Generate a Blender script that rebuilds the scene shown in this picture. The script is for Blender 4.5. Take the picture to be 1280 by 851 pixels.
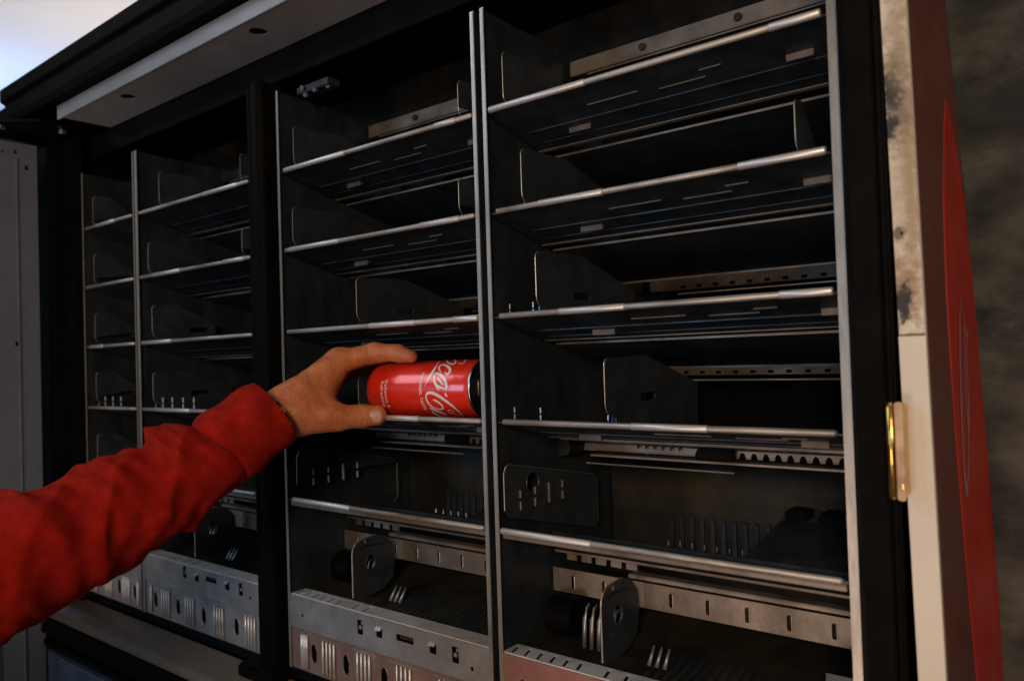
import bpy, bmesh, math, random
import numpy as np
from mathutils import Vector, Matrix
random.seed(4)
for o in list(bpy.data.objects): bpy.data.objects.remove(o)
sc = bpy.context.scene
COL = sc.collection
R = math.radians

# ------------------------------------------------------------ camera
cam = bpy.data.objects.new('camera', bpy.data.cameras.new('camera')); COL.objects.link(cam)
F = Vector((-.6296, .7766, .0216)); U = Vector((.0381, .0031, .9993)); F.normalize()
Rt = F.cross(U).normalized(); U = Rt.cross(F)
M = Matrix((Rt, U, -F)).transposed().to_4x4(); M.translation = Vector((0, -.6, 0))
cam.matrix_world = M
cam.data.sensor_width = 36; cam.data.lens = 27.56; cam.data.clip_start = .02; cam.data.clip_end = 60
cam.data.dof.use_dof = True; cam.data.dof.focus_distance = .80; cam.data.dof.aperture_fstop = 6.3
sc.camera = cam
sc.render.resolution_x = 1024; sc.render.resolution_y = 680
# ------------------------------------------------------------ light and exposure
sc.view_settings.view_transform = 'Standard'; sc.view_settings.look = 'None'
sc.view_settings.exposure = -.22; sc.view_settings.gamma = 1
w = bpy.data.worlds.new('World'); sc.world = w; w.use_nodes = True
w.node_tree.nodes['Background'].inputs[0].default_value = (.75, .8, 1, 1)
w.node_tree.nodes['Background'].inputs[1].default_value = .012
def area(name, loc, tgt, size, power, colr, sy=None):
    l = bpy.data.lights.new(name, 'AREA'); l.size = size; l.energy = power; l.color = colr
    if sy: l.shape = 'RECTANGLE'; l.size_y = sy
    o = bpy.data.objects.new(name, l); COL.objects.link(o); o.location = loc
    o.rotation_euler = (Vector(tgt) - Vector(loc)).to_track_quat('-Z', 'Y').to_euler()
    return o
area('warm_lamp', (.55, -1.9, .45), (-.5, 0, 0), .36, 25, (1, .79, .60))
area('warm_bounce_fill', (-.5, -2.3, -.95), (-.9, 0, .4), .8, 22, (1, .74, .60))  # added unseen fill, stands in for floor bounce onto the header soffit
area('cool_skylight', (-2.05, -1.25, 1.15), (-.8, 0, -.1), .7, 9, (.80, .88, 1), .9)
area('cool_window', (-1.9, -2.7, .2), (-1.4, 0, 0), .5, 15, (.36, .66, 1), 1.0)
area('ceiling_wash_cool', (-6.1, 1.0, .9), (-6.3, 1.2, 2.0), .5, 27, (.36, .55, 1))
area('ceiling_wash_warm', (-4.3, 1.6, .3), (-4.8, 2.4, 2.0), 1.2, 38, (1, .88, .78))

# ------------------------------------------------------------ materials
def mat(name, base, rough=.5, metal=0., noise=0., nscale=40, bump=0., bscale=200, col2=None, c2pos=(.45, .65), c2scale=8, spec=.5, sss=0., coat=0., stretch=None, rvar=.0):
    m = bpy.data.materials.new(name); m.use_nodes = True; nt = m.node_tree; N = nt.nodes; L = nt.links
    b = N['Principled BSDF']
    b.inputs['Base Color'].default_value = (*base, 1); b.inputs['Roughness'].default_value = rough
    b.inputs['Metallic'].default_value = metal; b.inputs['Specular IOR Level'].default_value = spec
    if coat: b.inputs['Coat Weight'].default_value = coat; b.inputs['Coat Roughness'].default_value = .12
    if sss:
        b.inputs['Subsurface Weight'].default_value = sss; b.inputs['Subsurface Radius'].default_value = (.008, .003, .0015)
        b.inputs['Subsurface Scale'].default_value = .6
    tc = N.new('ShaderNodeTexCoord'); mp = N.new('ShaderNodeMapping'); L.new(tc.outputs['Object'], mp.inputs[0])
    if stretch: mp.inputs['Scale'].default_value = stretch
    last = None
    if noise or col2:
        n1 = N.new('ShaderNodeTexNoise'); n1.inputs['Scale'].default_value = nscale; n1.inputs['Detail'].default_value = 6
        L.new(mp.outputs[0], n1.inputs['Vector'])
        r1 = N.new('ShaderNodeValToRGB'); L.new(n1.outputs[0], r1.inputs[0])
        lo = [c * (1 - noise) for c in base]; hi = [min(1, c * (1 + noise)) for c in base]
        r1.color_ramp.elements[0].position = .3; r1.color_ramp.elements[1].position = .7
        r1.color_ramp.elements[0].color = (*lo, 1); r1.color_ramp.elements[1].color = (*hi, 1)
        last = r1.outputs[0]
        if col2:
            n2 = N.new('ShaderNodeTexNoise'); n2.inputs['Scale'].default_value = c2scale; n2.inputs['Detail'].default_value = 9; n2.inputs['Roughness'].default_value = .65
            L.new(mp.outputs[0], n2.inputs['Vector'])
            r2 = N.new('ShaderNodeValToRGB'); L.new(n2.outputs[0], r2.inputs[0])
            r2.color_ramp.elements[0].position = c2pos[0]; r2.color_ramp.elements[1].position = c2pos[1]
            r2.color_ramp.elements[0].color = (0, 0, 0, 1); r2.color_ramp.elements[1].color = (1, 1, 1, 1)
            mx = N.new('ShaderNodeMixRGB'); L.new(r2.outputs[0], mx.inputs[0]); L.new(last, mx.inputs[1]); mx.inputs[2].default_value = (*col2, 1)
            last = mx.outputs[0]
        L.new(last, b.inputs['Base Color'])
    if rvar:
        n4 = N.new('ShaderNodeTexNoise'); n4.inputs['Scale'].default_value = 18; n4.inputs['Detail'].default_value = 7; L.new(mp.outputs[0], n4.inputs['Vector'])
        mr = N.new('ShaderNodeMapRange'); mr.inputs[1].default_value = .3; mr.inputs[2].default_value = .7
        mr.inputs[3].default_value = max(.05, rough - rvar); mr.inputs[4].default_value = rough + rvar
        L.new(n4.outputs[0], mr.inputs[0]); L.new(mr.outputs[0], b.inputs['Roughness'])
    if bump:
        n3 = N.new('ShaderNodeTexNoise'); n3.inputs['Scale'].default_value = bscale; n3.inputs['Detail'].default_value = 5
        L.new(mp.outputs[0], n3.inputs['Vector'])
        bp = N.new('ShaderNodeBump'); bp.inputs['Strength'].default_value = bump; bp.inputs['Distance'].default_value = .002
        L.new(n3.outputs[0], bp.inputs['Height']); L.new(bp.outputs[0], b.inputs['Normal'])
    return m
rack = mat('galvanised_rack', (.036, .046, .058), .44, .6, .3, 45, .18, 90, col2=(.062, .068, .074), c2pos=(.50, .78), c2scale=22, rvar=.16, stretch=(1, 1, .45))
platem = mat('spacer_sheet', (.052, .062, .076), .46, .55, .25, 45, .12, 90, col2=(.05, .05, .05), c2pos=(.5, .75), c2scale=25, rvar=.12)
rackd = mat('dark_back_metal', (.022, .021, .018), .6, .6, .3, 20, .2, 60, col2=(.06, .042, .02), c2scale=12, rvar=.1)
edge = mat('worn_edge_metal', (.37, .345, .31), .42, .7, .25, 60, .15, 200, stretch=(1, 1, .25), col2=(.2, .17, .14), c2pos=(.5, .75), c2scale=60, rvar=.12)
rodm = mat('rolled_steel_lip', (.42, .39, .35), .52, .7, .4, 70, .12, 200, stretch=(.2, 1, 1), col2=(.16, .13, .1), c2pos=(.52, .72), c2scale=50, rvar=.14)
sleevem = mat('bright_clip_metal', (.66, .63, .60), .46, .7, .15, 80, .08, 200, stretch=(.2, 1, 1), rvar=.1)
brown = mat('dusty_galvanised', (.235, .195, .160), .5, .65, .25, 25, .15, 120, col2=(.1, .075, .05), c2pos=(.5, .75), c2scale=14, rvar=.12)
dimbrown = mat('dull_tab_metal', (.13, .10, .08), .55, .6, .3, 60, .15, 120)
pale = mat('zinc_sheet', (.36, .35, .34), .45, .65, .2, 30, .12, 140, col2=(.18, .16, .14), c2pos=(.55, .8), c2scale=18, rvar=.12)
header = mat('header_steel', (.43, .44, .46), .55, .3, .12, 10, .1, 150, col2=(.28, .24, .22), c2pos=(.5, .8), c2scale=5, rvar=.1)
black = mat('black_cabinet', (.0035, .0035, .0038), .5, 0, .3, 20, .1, 80, spec=.06, rvar=.1)
rubber = mat('black_rubber', (.004, .0036, .003), .6, 0, .3, 30, .15, 90, spec=.035)
white = mat('cream_enamel', (.64, .56, .45), .45, 0, .05, 20, .06, 80, col2=(.60, .53, .40), c2pos=(.5, .75), c2scale=9, rvar=.08)
tanm = mat('worn_brass_face', (.40, .27, .16), .5, .6, .3, 80, .15, 150)
brass = mat('brass_strike', (.72, .46, .12), .22, 1, .3, 60, .1, 150, col2=(.3, .17, .05), c2pos=(.55, .7), c2scale=60, rvar=.1)
sidem = mat('side_panel_maroon', (.20, .062, .048), .42, 0, .12, 14, .08, 120, col2=(.16, .050, .040), c2scale=6, rvar=.08)
redm = mat('disc_red', (.62, .030, .012), .38, 0, .15, 14, .05, 120, rvar=.06)
scriptw = mat('disc_script', (.42, .33, .33), .5, 0, .2, 30)
liner = mat('door_liner_grey', (.15, .175, .22), .5, .2, .06, 60, .05, 160, col2=(.12, .135, .165), c2pos=(.5, .8), c2scale=7)
wallm = mat('grey_plaster', (.085, .080, .064), .85, 0, .6, 14, .9, 22, col2=(.016, .017, .018), c2pos=(.42, .60), c2scale=6, stretch=(1, 1, 1.7))
ceilm = mat('ceiling_paint', (.8, .8, .8), .9, 0, .02, 3)
floorm = mat('floor_tile', (.13, .12, .11), .5, 0, .3, 9, .1, 40)
ledgem = mat('bright_zinc_ledge', (.62, .62, .62), .5, .35, .15, 40, .1, 150, rvar=.1)
lipm = mat('header_lip_steel', (.20, .205, .215), .5, .4, .15, 10, .08, 150, rvar=.1)
beige = mat('beige_sill', (.11, .09, .07), .4, .2, .15, 12, .05, 80, rvar=.1)
gloss = mat('glossy_lower_door', (.035, .065, .11), .18, 0, .2, 12, .05, 30, spec=.8, coat=.5)
pin = mat('polished_pin', (.85, .87, .9), .16, 1.)
zpin = mat('zinc_pin', (.75, .80, .9), .3, .35)
skin = mat('skin', (.54, .180, .068), .47, 0, .22, 60, .5, 300, col2=(.43, .110, .046), c2pos=(.45, .7), c2scale=28, sss=.12, spec=.4)
nailm = mat('nail', (.60, .34, .26), .28, 0, .06, 120, sss=.1)
cloth = mat('red_fleece', (.40, .014, .006), .95, 0, .25, 90, .8, 1300, col2=(.29, .009, .005), c2pos=(.4, .7), c2scale=30, spec=.12)
clothb = cloth
canred = mat('can_red', (.80, .030, .010), .26, .15, .03, 40, coat=.6)
canwhite = mat('can_print_white', (.78, .70, .66), .35, .1, coat=.4)
alu = mat('can_aluminium', (.62, .58, .52), .26, 1, .1, 60)
bead = mat('dark_bead', (.03, .025, .02), .15, .3)
hairm = mat('hair', (.015, .01, .008), .6, 0, .4, 60, .6, 300)
bolt = mat('steel_bolt', (.5, .48, .45), .3, 1, .2, 60)

# ------------------------------------------------------------ mesh helpers
def link(name, me, m, parent=None, smooth=False):
    o = bpy.data.objects.new(name, me); COL.objects.link(o)
    if m: me.materials.append(m)
    if smooth: me.polygons.foreach_set('use_smooth', [True] * len(me.polygons))
    if parent: o.parent = parent
    return o
class MB:
    def __init__(s): s.v = []; s.f = []
    def box(s, x0, x1, y0, y1, z0, z1):
        return s.hexa([(x0, y0, z0), (x1, y0, z0), (x1, y1, z0), (x0, y1, z0), (x0, y0, z1), (x1, y0, z1), (x1, y1, z1), (x0, y1, z1)])
    def hexa(s, p):
        b = len(s.v); s.v += [tuple(q) for q in p]
        s.f += [tuple(b + i for i in q) for q in ((0, 3, 2, 1), (4, 5, 6, 7), (0, 1, 5, 4), (1, 2, 6, 5), (2, 3, 7, 6), (3, 0, 4, 7))]; return s
    def extr(s, prof, x0, x1):          # closed (y,z) profile swept along x
        b = len(s.v); n = len(prof)
        s.v += [(x0, y, z) for y, z in prof] + [(x1, y, z) for y, z in prof]
        s.f += [(b + i, b + (i + 1) % n, b + n + (i + 1) % n, b + n + i) for i in range(n)]
        s.f += [tuple(range(b + n - 1, b - 1, -1)), tuple(range(b + n, b + 2 * n))]; return s
    def tube(s, pts, r, n=12, caps=True):
        b = len(s.v); pts = [Vector(p) for p in pts]; rr = r if hasattr(r, '__len__') else [r] * len(pts)
        for i, p in enumerate(pts):
            d = (pts[min(i + 1, len(pts) - 1)] - pts[max(i - 1, 0)]).normalized()
            a = d.cross(Vector((0, 0, 1)) if abs(d.z) < .9 else Vector((1, 0, 0))).normalized(); c = d.cross(a)
            for k in range(n):
                t = 2 * math.pi * k / n; s.v.append(tuple(p + rr[i] * (math.cos(t) * a + math.sin(t) * c)))
        for i in range(len(pts) - 1):
            for k in range(n): s.f.append((b + i * n + k, b + i * n + (k + 1) % n, b + (i + 1) * n + (k + 1) % n, b + (i + 1) * n + k))
        if caps: s.f += [tuple(b + k for k in range(n)), tuple(b + (len(pts) - 1) * n + k for k in range(n - 1, -1, -1))]
        return s
    def build(s, name, m, parent=None, bevel=0, smooth=False, seg=2):
        me = bpy.data.meshes.new(name); me.from_pydata(s.v, [], s.f)
        bm = bmesh.new(); bm.from_mesh(me); bmesh.ops.recalc_face_normals(bm, faces=bm.faces)
        if bevel:
            bmesh.ops.bevel(bm, geom=[e for e in bm.edges if len(e.link_faces) == 2 and e.calc_face_angle(0) > .5], offset=bevel, segments=seg, affect='EDGES', clamp_overlap=True)
        bm.to_mesh(me); bm.free()
        return link(name, me, m, parent, smooth)
def bx(name, m, parent, x0, x1, y0, y1, z0, z1, bevel=.0005): return MB().box(x0, x1, y0, y1, z0, z1).build(name, m, parent, bevel)
def rrect(cx, cy, wx, wy, r=None, n=5):
    r = min(wx, wy) / 2 * .98 if r is None else r; out = []
    for sx, sy, a in ((1, 1, 0), (-1, 1, 90), (-1, -1, 180), (1, -1, 270)):
        for k in range(n + 1):
            t = R(a + 90 * k / n); out.append((cx + sx * (wx / 2 - r) + r * math.cos(t), cy + sy * (wy / 2 - r) + r * math.sin(t)))
    return out
def plate(name, m, parent, outer, holes, thick, frame, smooth=False, bend=None):
    """flat sheet with real holes; frame maps (a, b, depth) to the world"""
    bm = bmesh.new(); es = []
    for loop in [outer] + holes:
        vs = [bm.verts.new((p[0], p[1], 0)) for p in loop]
        es += [bm.edges.new((vs[i], vs[(i + 1) % len(vs)])) for i in range(len(vs))]
    bmesh.ops.triangle_fill(bm, use_beauty=True, use_dissolve=False, edges=es)
    ret = bmesh.ops.extrude_face_region(bm, geom=bm.faces[:])
    bmesh.ops.translate(bm, vec=(0, 0, thick), verts=[g for g in ret['geom'] if isinstance(g, bmesh.types.BMVert)])
    for v in bm.verts: v.co = Vector(frame(*v.co))
    bmesh.ops.recalc_face_normals(bm, faces=bm.faces)
    me = bpy.data.meshes.new(name); bm.to_mesh(me); bm.free()
    return link(name, me, m, parent, smooth)
XZ = lambda Y: (lambda a, b, c: (a, Y + c, b))          # sheet facing -Y
YZ = lambda X: (lambda a, b, c: (X + c, a, b))          # sheet facing -X/+X, a = y
XY = lambda Z: (lambda a, b, c: (a, b, Z + c))          # horizontal sheet
def rect(x0, x1, y0, y1): return [(x0, y0), (x1, y0), (x1, y1), (x0, y1)]
def empty(name, loc, label, cat, parent=None):
    o = bpy.data.objects.new(name, None); COL.objects.link(o); o.location = loc; o.empty_display_size = .1
    o['label'] = label; o['category'] = cat; return o
def struct(o): o['kind'] = 'structure'; return o

# ------------------------------------------------------------ room
struct(bx('wall', wallm, None, -.138, 3.2, .195, .35, -1.2, 2.0, 0))
struct(bx('ceiling', ceilm, None, -9, 3.2, -4, 6, 2.0, 2.1, 0))
struct(bx('floor', floorm, None, -9, 3.2, -4, 6, -1.3, -1.2, 0))

# ------------------------------------------------------------ vending machine
VM = empty('vending_machine', (0, 0, 0), 'opened drinks vending machine with empty slanted metal shelves in black cabinet', 'vending machine')
# cabinet box
ZT = .45
c = MB()
c.box(-1.53, -.14, .36, .38, -.9, ZT)            # back
c.box(-1.53, -1.50, -.03, .36, -.9, ZT)          # left inner wall
c.box(-.168, -.140, .003, .36, -.9, .50)         # right inner wall
c.box(-1.50, -.168, .021, .36, ZT - .018, ZT)    # roof lining
c.build('cabinet_lining', black, VM, .001)
bx('front_frame', black, VM, -.1665, -.1375, -.012, .003, -.9, .50, .002)
g = MB().tube([(-.1355, -.026, -.9), (-.1355, -.026, .5)], .0035, 10); g.box(-.1575, -.139, -.03, -.0125, -.9, .5)
g.build('door_seal', rubber, VM, .0012)
bx('left_outer_frame', black, VM, -1.70, -1.501, .0, .01, -.95, .447, .001)
bx('left_frame', black, VM, -1.50, -1.458, -.012, .003, -.9, .43, .002)
# header
MBh = MB()
holes = [rrect(x, -.0315, .0225, .0225) for x in (-1.2089, -.8578, -.507)]
plate('header_soffit', header, VM, rect(-1.385, -.14, -.0595, .020), holes, .0015, XY(.421))
bx('header_lip', lipm, VM, -1.395, -.14, -.0625, -.0605, .418, .4415, .0007)
MB().extr([(-.0625, .4425), (-.078, .4425), (-.082, .454), (-.082, .474), (-.072, .478), (-.072, .486), (-.080, .490), (-.080, .512), (-.075, .516), (.40, .516), (.40, .4515), (-.0595, .4515)], -1.60, -.14).build('top_cap', rubber, VM, .001)
bx('header_strip', black, VM, -1.50, -.169, .0205, .0235, .380, .4205, .001)
hb = MB()
for x, y in ((-1.2089, -.0315), (-.8578, -.0315)): hb.box(x - .02, x + .02, y - .02, y + .02, .4235, .4255)
hb.build('header_backing', black, VM)
# hinge bracket and the open left door
BR = plate('hinge_bracket', black, VM, [(-1.405, -.085), (-1.415, .0), (-1.50, -.004), (-1.62, -.035), (-1.75, -.10), (-1.75, -.25), (-1.55, -.22)],
           [rrect(-1.50, -.06, .012, .012), rrect(-1.56, -.10, .018, .010)], .004, XY(.4135))
MB().tube([(-1.43, -.04, .4133), (-1.43, -.04, .406)], .0065, 6).build('bolt', bolt, BR)
MB().tube([(-1.47, -.12, .4133), (-1.47, -.12, .408)], .0065, 6).build('bolt', bolt, BR)
dh = [rrect(-.068, .358, .007, .009), rrect(-.085, .383, .006, .007), rrect(-.105, .381, .004, .005), rrect(-.088, .05, .006, .008), rrect(-.088, -.25, .006, .008)]
DR = plate('door', liner, VM, rect(-.56, -.052, -.95, .3995), dh, .035, lambda a, b, c_: (-1.512 - c_, a, b))
for y0 in (-.086, -.125, -.17): bx('rib', liner, DR, -1.513, -1.5095, y0, y0 + .003, -.94, .37, .0008)
bx('door_skin', gloss, VM, -1.57, -1.548, -.58, -.045, -.95, .42, .002)
# bottom sill and lower door
MB().extr([(-.005, -.398), (-.030, -.405), (-.046, -.412), (-.052, -.42), (-.052, -.424), (-.005, -.424)], -1.50, -.14).build('sill', beige, VM, .001)
MB().extr([(-.002, -.386), (-.002, -.3965), (.08, -.3965), (.08, -.386)], -1.455, -.172).build('base_channel', black, VM, .0006)
MB().extr([(-.045, -.4245), (-.062, -.43), (-.064, -.446), (-.05, -.45), (-.05, -.456), (-.06, -.46), (-.06, -.47), (.0, -.47), (.0, -.4245)], -1.50, -.14).build('lower_seal', rubber, VM, .0008)
lp = bx('lower_panel', gloss, VM, -1.49, -.14, -.058, -.01, -.95, -.4715, .004)
bx('trim', pin, lp, -1.45, -.9, -.0605, -.0585, -.4795, -.4765, .0005)
# black pillar between the second and third rack
pl = MB()
prof = [(-.922, .0), (-.922, -.008), (-.919, -.012), (-.914, -.012), (-.912, -.010), (-.900, -.013), (-.897, -.02), (-.885, -.02), (-.879, -.014), (-.8785, .02), (-.922, .02)]
n = len(prof); b = 0
pl.v += [(x, y, -.387) for x, y in prof] + [(x, y, .368) for x, y in prof]
pl.f += [(i, (i + 1) % n, n + (i + 1) % n, n + i) for i in range(n)] + [tuple(range(n - 1, -1, -1)), tuple(range(n, 2 * n))]
PL = pl.build('centre_post', rubber, VM, .001)
bx('post_foot', rubber, PL, -.945, -.862, -.03, .0, -.407, -.3875, .004)

# ---- rack side walls: sheet + folded front edge
def side_wall(x, sgn, ztop=.3555, zb=-.386, m=rack, e=edge, wdt=.0052, y0=0, thick=.001):
    """sgn: which way the folded front edge points"""
    zs = [-.32 + .104 * k for k in range(7)]
    hl = [rrect(.25, z, .012, .03) for z in zs if z < ztop - .05]
    o = plate('side_wall', m, VM, [(y0 + .001, zb), (.31, zb), (.31, ztop - .004), (.05, ztop - .002), (y0 + .001, ztop)], hl, thick, YZ(x))
    xa, xb = (x, x + wdt) if sgn > 0 else (x + thick - wdt, x + thick)
    f = MB().box(xa, xb, y0 - .0012, y0 + .0004, zb, ztop).build('front_edge', e, o, .0005)
    return o
side_wall(-.5150, 1); side_wall(-.5245, -1)                 # between racks A and B
side_wall(-.1760, 1, wdt=.0085, ztop=.56)                   # right end
side_wall(-.8690, 1, wdt=.0045); side_wall(-.9310, -1, wdt=.005)
side_wall(-1.2590, 1, wdt=.0075, ztop=.352); side_wall(-1.2645, -1, wdt=.003, ztop=.352)
side_wall(-1.4570, 1, wdt=.004, ztop=.350)
ZF = [.2490, .1460, .0415, -.0636, -.1718]
racks = {'A': (-.5140, -.1760, ), 'B': (-.8680, -.5250), 'C': (-1.2580, -.9310), 'D': (-1.4560, -1.2645)}
sleeves = {('A', 0): [(-.505, -.390), (-.219, -.180)], ('A', 1): [(-.447, -.375), (-.248, -.180)], ('A', 2): [(-.427, -.356), (-.219, -.179)], ('A', 3): [(-.354, -.282)], ('A', 4): [(-.506, -.400)],
 ('B', 0): [(-.850, -.732), (-.582, -.552)], ('B', 1): [(-.846, -.747), (-.608, -.551)], ('B', 2): [(-.696, -.621), (-.563, -.529)], ('B', 3): [(-.677, -.619)], ('B', 4): [(-.85, -.74)],
 ('C', 0): [(-1.05, -.96)], ('C', 1): [(-1.20, -1.12), (-1.0, -.95)], ('C', 2): [(-1.24, -1.15)], ('C', 3): [(-1.2, -1.1)], ('D', 0): [(-1.40, -1.33)], ('D', 2): [(-1.43, -1.38)]}
SL = .24
for rk, (x0, x1) in racks.items():
    for k, zf in enumerate(ZF):
        near = rk in 'AB'
        # sloping front sheet
        s = MB().extr([(.002, zf - .0005), (.092, zf - SL * .092), (.092, zf - SL * .092 + .0035), (.0928, zf - SL * .092 + .0035), (.0930, zf - SL * .092 - .0022), (.090, zf - SL * .092 - .0022), (.002, zf - .0018)], x0 + .0015, x1 - .0015)
        sh = s.build('shelf', rack, VM)
        r = .0028
        tl = x0 + .013
        rod = MB().tube([(tl, 0, zf - .001), (tl + .002, -.001, zf), (x1 - .006, -.001, zf), (x1 - .004, 0, zf)], [r * .35, r, r, r * .5], 12).build('front_lip', rodm, sh, smooth=True)
        MB().extr([(.0885, zf - SL * .09 - .0030), (.0932, zf - SL * .09 - .0038), (.0932, zf - SL * .09 - .0022), (.0885, zf - SL * .09 - .0020)], x0 + .002, x1 - .002).build('rear_lip', brown, sh)
        for a, b_ in sleeves.get((rk, k), []):
            MB().tube([(a, -.0012, zf), (a + .0006, -.0012, zf), (b_ - .0006, -.0012, zf), (b_, -.0012, zf)], [r, r * 1.16, r * 1.16, r], 14).build('lip_sleeve', sleevem, sh, smooth=True)
        # second sheet further in
        z2 = zf - SL * .112
        if k < 4:
            s2 = MB().extr([(.111, z2 - .0018), (.111, z2 + .0005), (.235, z2 - SL * .124), (.235, z2 - SL * .124 - .0015)], x0 + .002, x1 - .002)
            q = s2.build('inner_shelf', rack, VM)
            MB().extr([(.1095, z2 - .002), (.1095, z2 + .0002), (.1112, z2 + .0006), (.1112, z2 - .002)], x0 + .002, x1 - .002).build('front_lip', brown, q)
            if k in (1, 2):
                zz = z2 - SL * .124
                MB().extr([(.2355, zz - .0035), (.2355, zz + .0005), (.2375, zz + .0005), (.2375, zz - .0035)], x0 + .002, x1 - .002).build('rear_lip', brown, q)
        # tabs pressed out below the sheet
        if k < 4 and near:
            wd = x1 - x0
            for fx, yy, ww in ((.215, .060, .026), (.90, .036, .022)):
                xt = x0 + fx * wd + (.01 * ((k * 7) % 3 - 1)); zt = zf - SL * yy - .0015
                MB().hexa([(xt, yy, zt - .006), (xt + ww, yy, zt - .006), (xt + ww, yy + .001, zt - .006), (xt, yy + .001, zt - .006), (xt, yy, zt - .0002), (xt + ww, yy, zt - .0002), (xt + ww, yy + .012, zt - .0002), (xt, yy + .012, zt - .0002)]).build('tab', dimbrown, sh, .0003)
            tt = MB()
            for fx, yy, ww in ((.40, .03, .055), (.62, .035, .045), (.75, .024, .02)):
                xt = x0 + fx * wd + .02 * ((k * 5) % 4 - 1.5); zt = zf - SL * yy - .0016
                tt.box(xt, xt + ww, yy, yy + .0006, zt - .0012, zt)
            tt.build('pressed_rib', dimbrown, sh)

for rk in 'ABC':
    x0, x1 = racks[rk]
    for zz in (.196, .092, -.018):
        o = MB().extr([(.322, zz - .012), (.322, zz + .004), (.330, zz + .006), (.332, zz + .006), (.332, zz - .012)], x0 + .004, x1 - .003).build('deep_rail', brown, VM, .0006)
        MB().extr([(.312, zz - .0185), (.312, zz - .0170), (.330, zz - .0170), (.330, zz - .0185)], x0 + .05, x1 - .06).build('deep_lip', rodm, o)
        for k in range(12): MB().box(x0 + .05 + k * .022, x0 + .056 + k * .022, .3205, .3219, zz - .010, zz - .0065).build('rail_slot', black, o)
    for k, zf in enumerate(ZF[:4]):
        for yy in (.050, .074):
            MB().extr([(yy, zf - SL * yy - .0030), (yy, zf - SL * yy - .0017), (yy + .002, zf - SL * yy - .0022), (yy + .002, zf - SL * yy - .0035)], x0 + .02, x1 - .01).build('stiffening_rib', rack, VM)
# ---- movable spacer plates standing on the shelves (front edge Y=.012)
def spacer(x, zf, h=.062, y1=.20, lean=0., shade=platem, top=None, label=None):
    zb = zf - .004; z0 = zb + .010; z1 = zb + h
    out = [(.022, zb + .002)]
    r = .012
    out += [(.012 + r - r * math.sin(R(90 * k / 5)), z0 + r - r * math.cos(R(90 * k / 5))) for k in range(6)]
    out += [(.012 + r * .5 - r * .5 * math.cos(R(90 * k / 4)), z1 - r * .5 + r * .5 * math.sin(R(90 * k / 4))) for k in range(5)]
    out += [(y1 * .45, z1 + .002), (y1, z1 - .030), (y1, zf - SL * y1 + .004), (.03, zf - SL * .03 + .004)]
    hl = [rrect(.09, z0 + .015, .03, .008)]
    o = plate('spacer_plate', shade, VM, out, hl, .0011, lambda a, b, c_: (x + c_ + lean * (b - zf), a, b))
    # polished front rim of the sheet
    pts = [(x + .0005 + lean * (b - zf), a - .0003, b) for a, b in out[1:12]]
    MB().tube(pts, .00045, 6).build('edge_rim', edge, o)
    pz = MB()
    for yy in (.014, .028): pz.box(x + .0012, x + .0022, yy, yy + .0016, zf - SL * yy + .001, zf - SL * yy + .011)
    pz.build('foot_pin', pin, o)
    return o
spacer(-.498, ZF[0], .066); spacer(-.478, ZF[1], .066); spacer(-.464, ZF[2], .066); spacer(-.389, ZF[3], .064)
spacer(-.207, ZF[1], .052, .06)
spacer(-.851, ZF[0], .064); spacer(-.560, ZF[0], .052, .08); spacer(-.857, ZF[1], .062); spacer(-.563, ZF[1], .05, .08); spacer(-.734, ZF[2], .064)
spacer(-1.205, ZF[0], .066, .15); spacer(-.975, ZF[0], .052, .08); spacer(-1.245, ZF[1], .062, .12); spacer(-.975, ZF[1], .05, .08); spacer(-1.236, ZF[2], .064, .12); spacer(-1.238, ZF[3], .062, .15)
for k in range(5): spacer(-1.443, ZF[k], .064, .09)
spacer(-.735, ZF[3], .05, .12)

# rows of pins on the fourth shelves of the far racks
def pins(name, xs, zf, y, h=.012, parent=VM, dx=.001):
    for x in xs:
        m_ = MB(); m_.box(x, x + dx, y, y + .001, zf, zf + h * .42); m_.box(x, x + dx, y, y + .001, zf + h * .55, zf + h)
        m_.build(name, zpin, parent)
pins('stop_pin', [-1.225, -1.195, -1.162, -1.13, -1.43, -1.40, -1.37], ZF[3] + .0005, .02, .017, dx=.0022)
pins('stop_pin', [-.505, -.475], ZF[2] + .001, .02, .012)
pins('stop_pin', [-.503, -.47], ZF[3] + .001, .02, .012)

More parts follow.
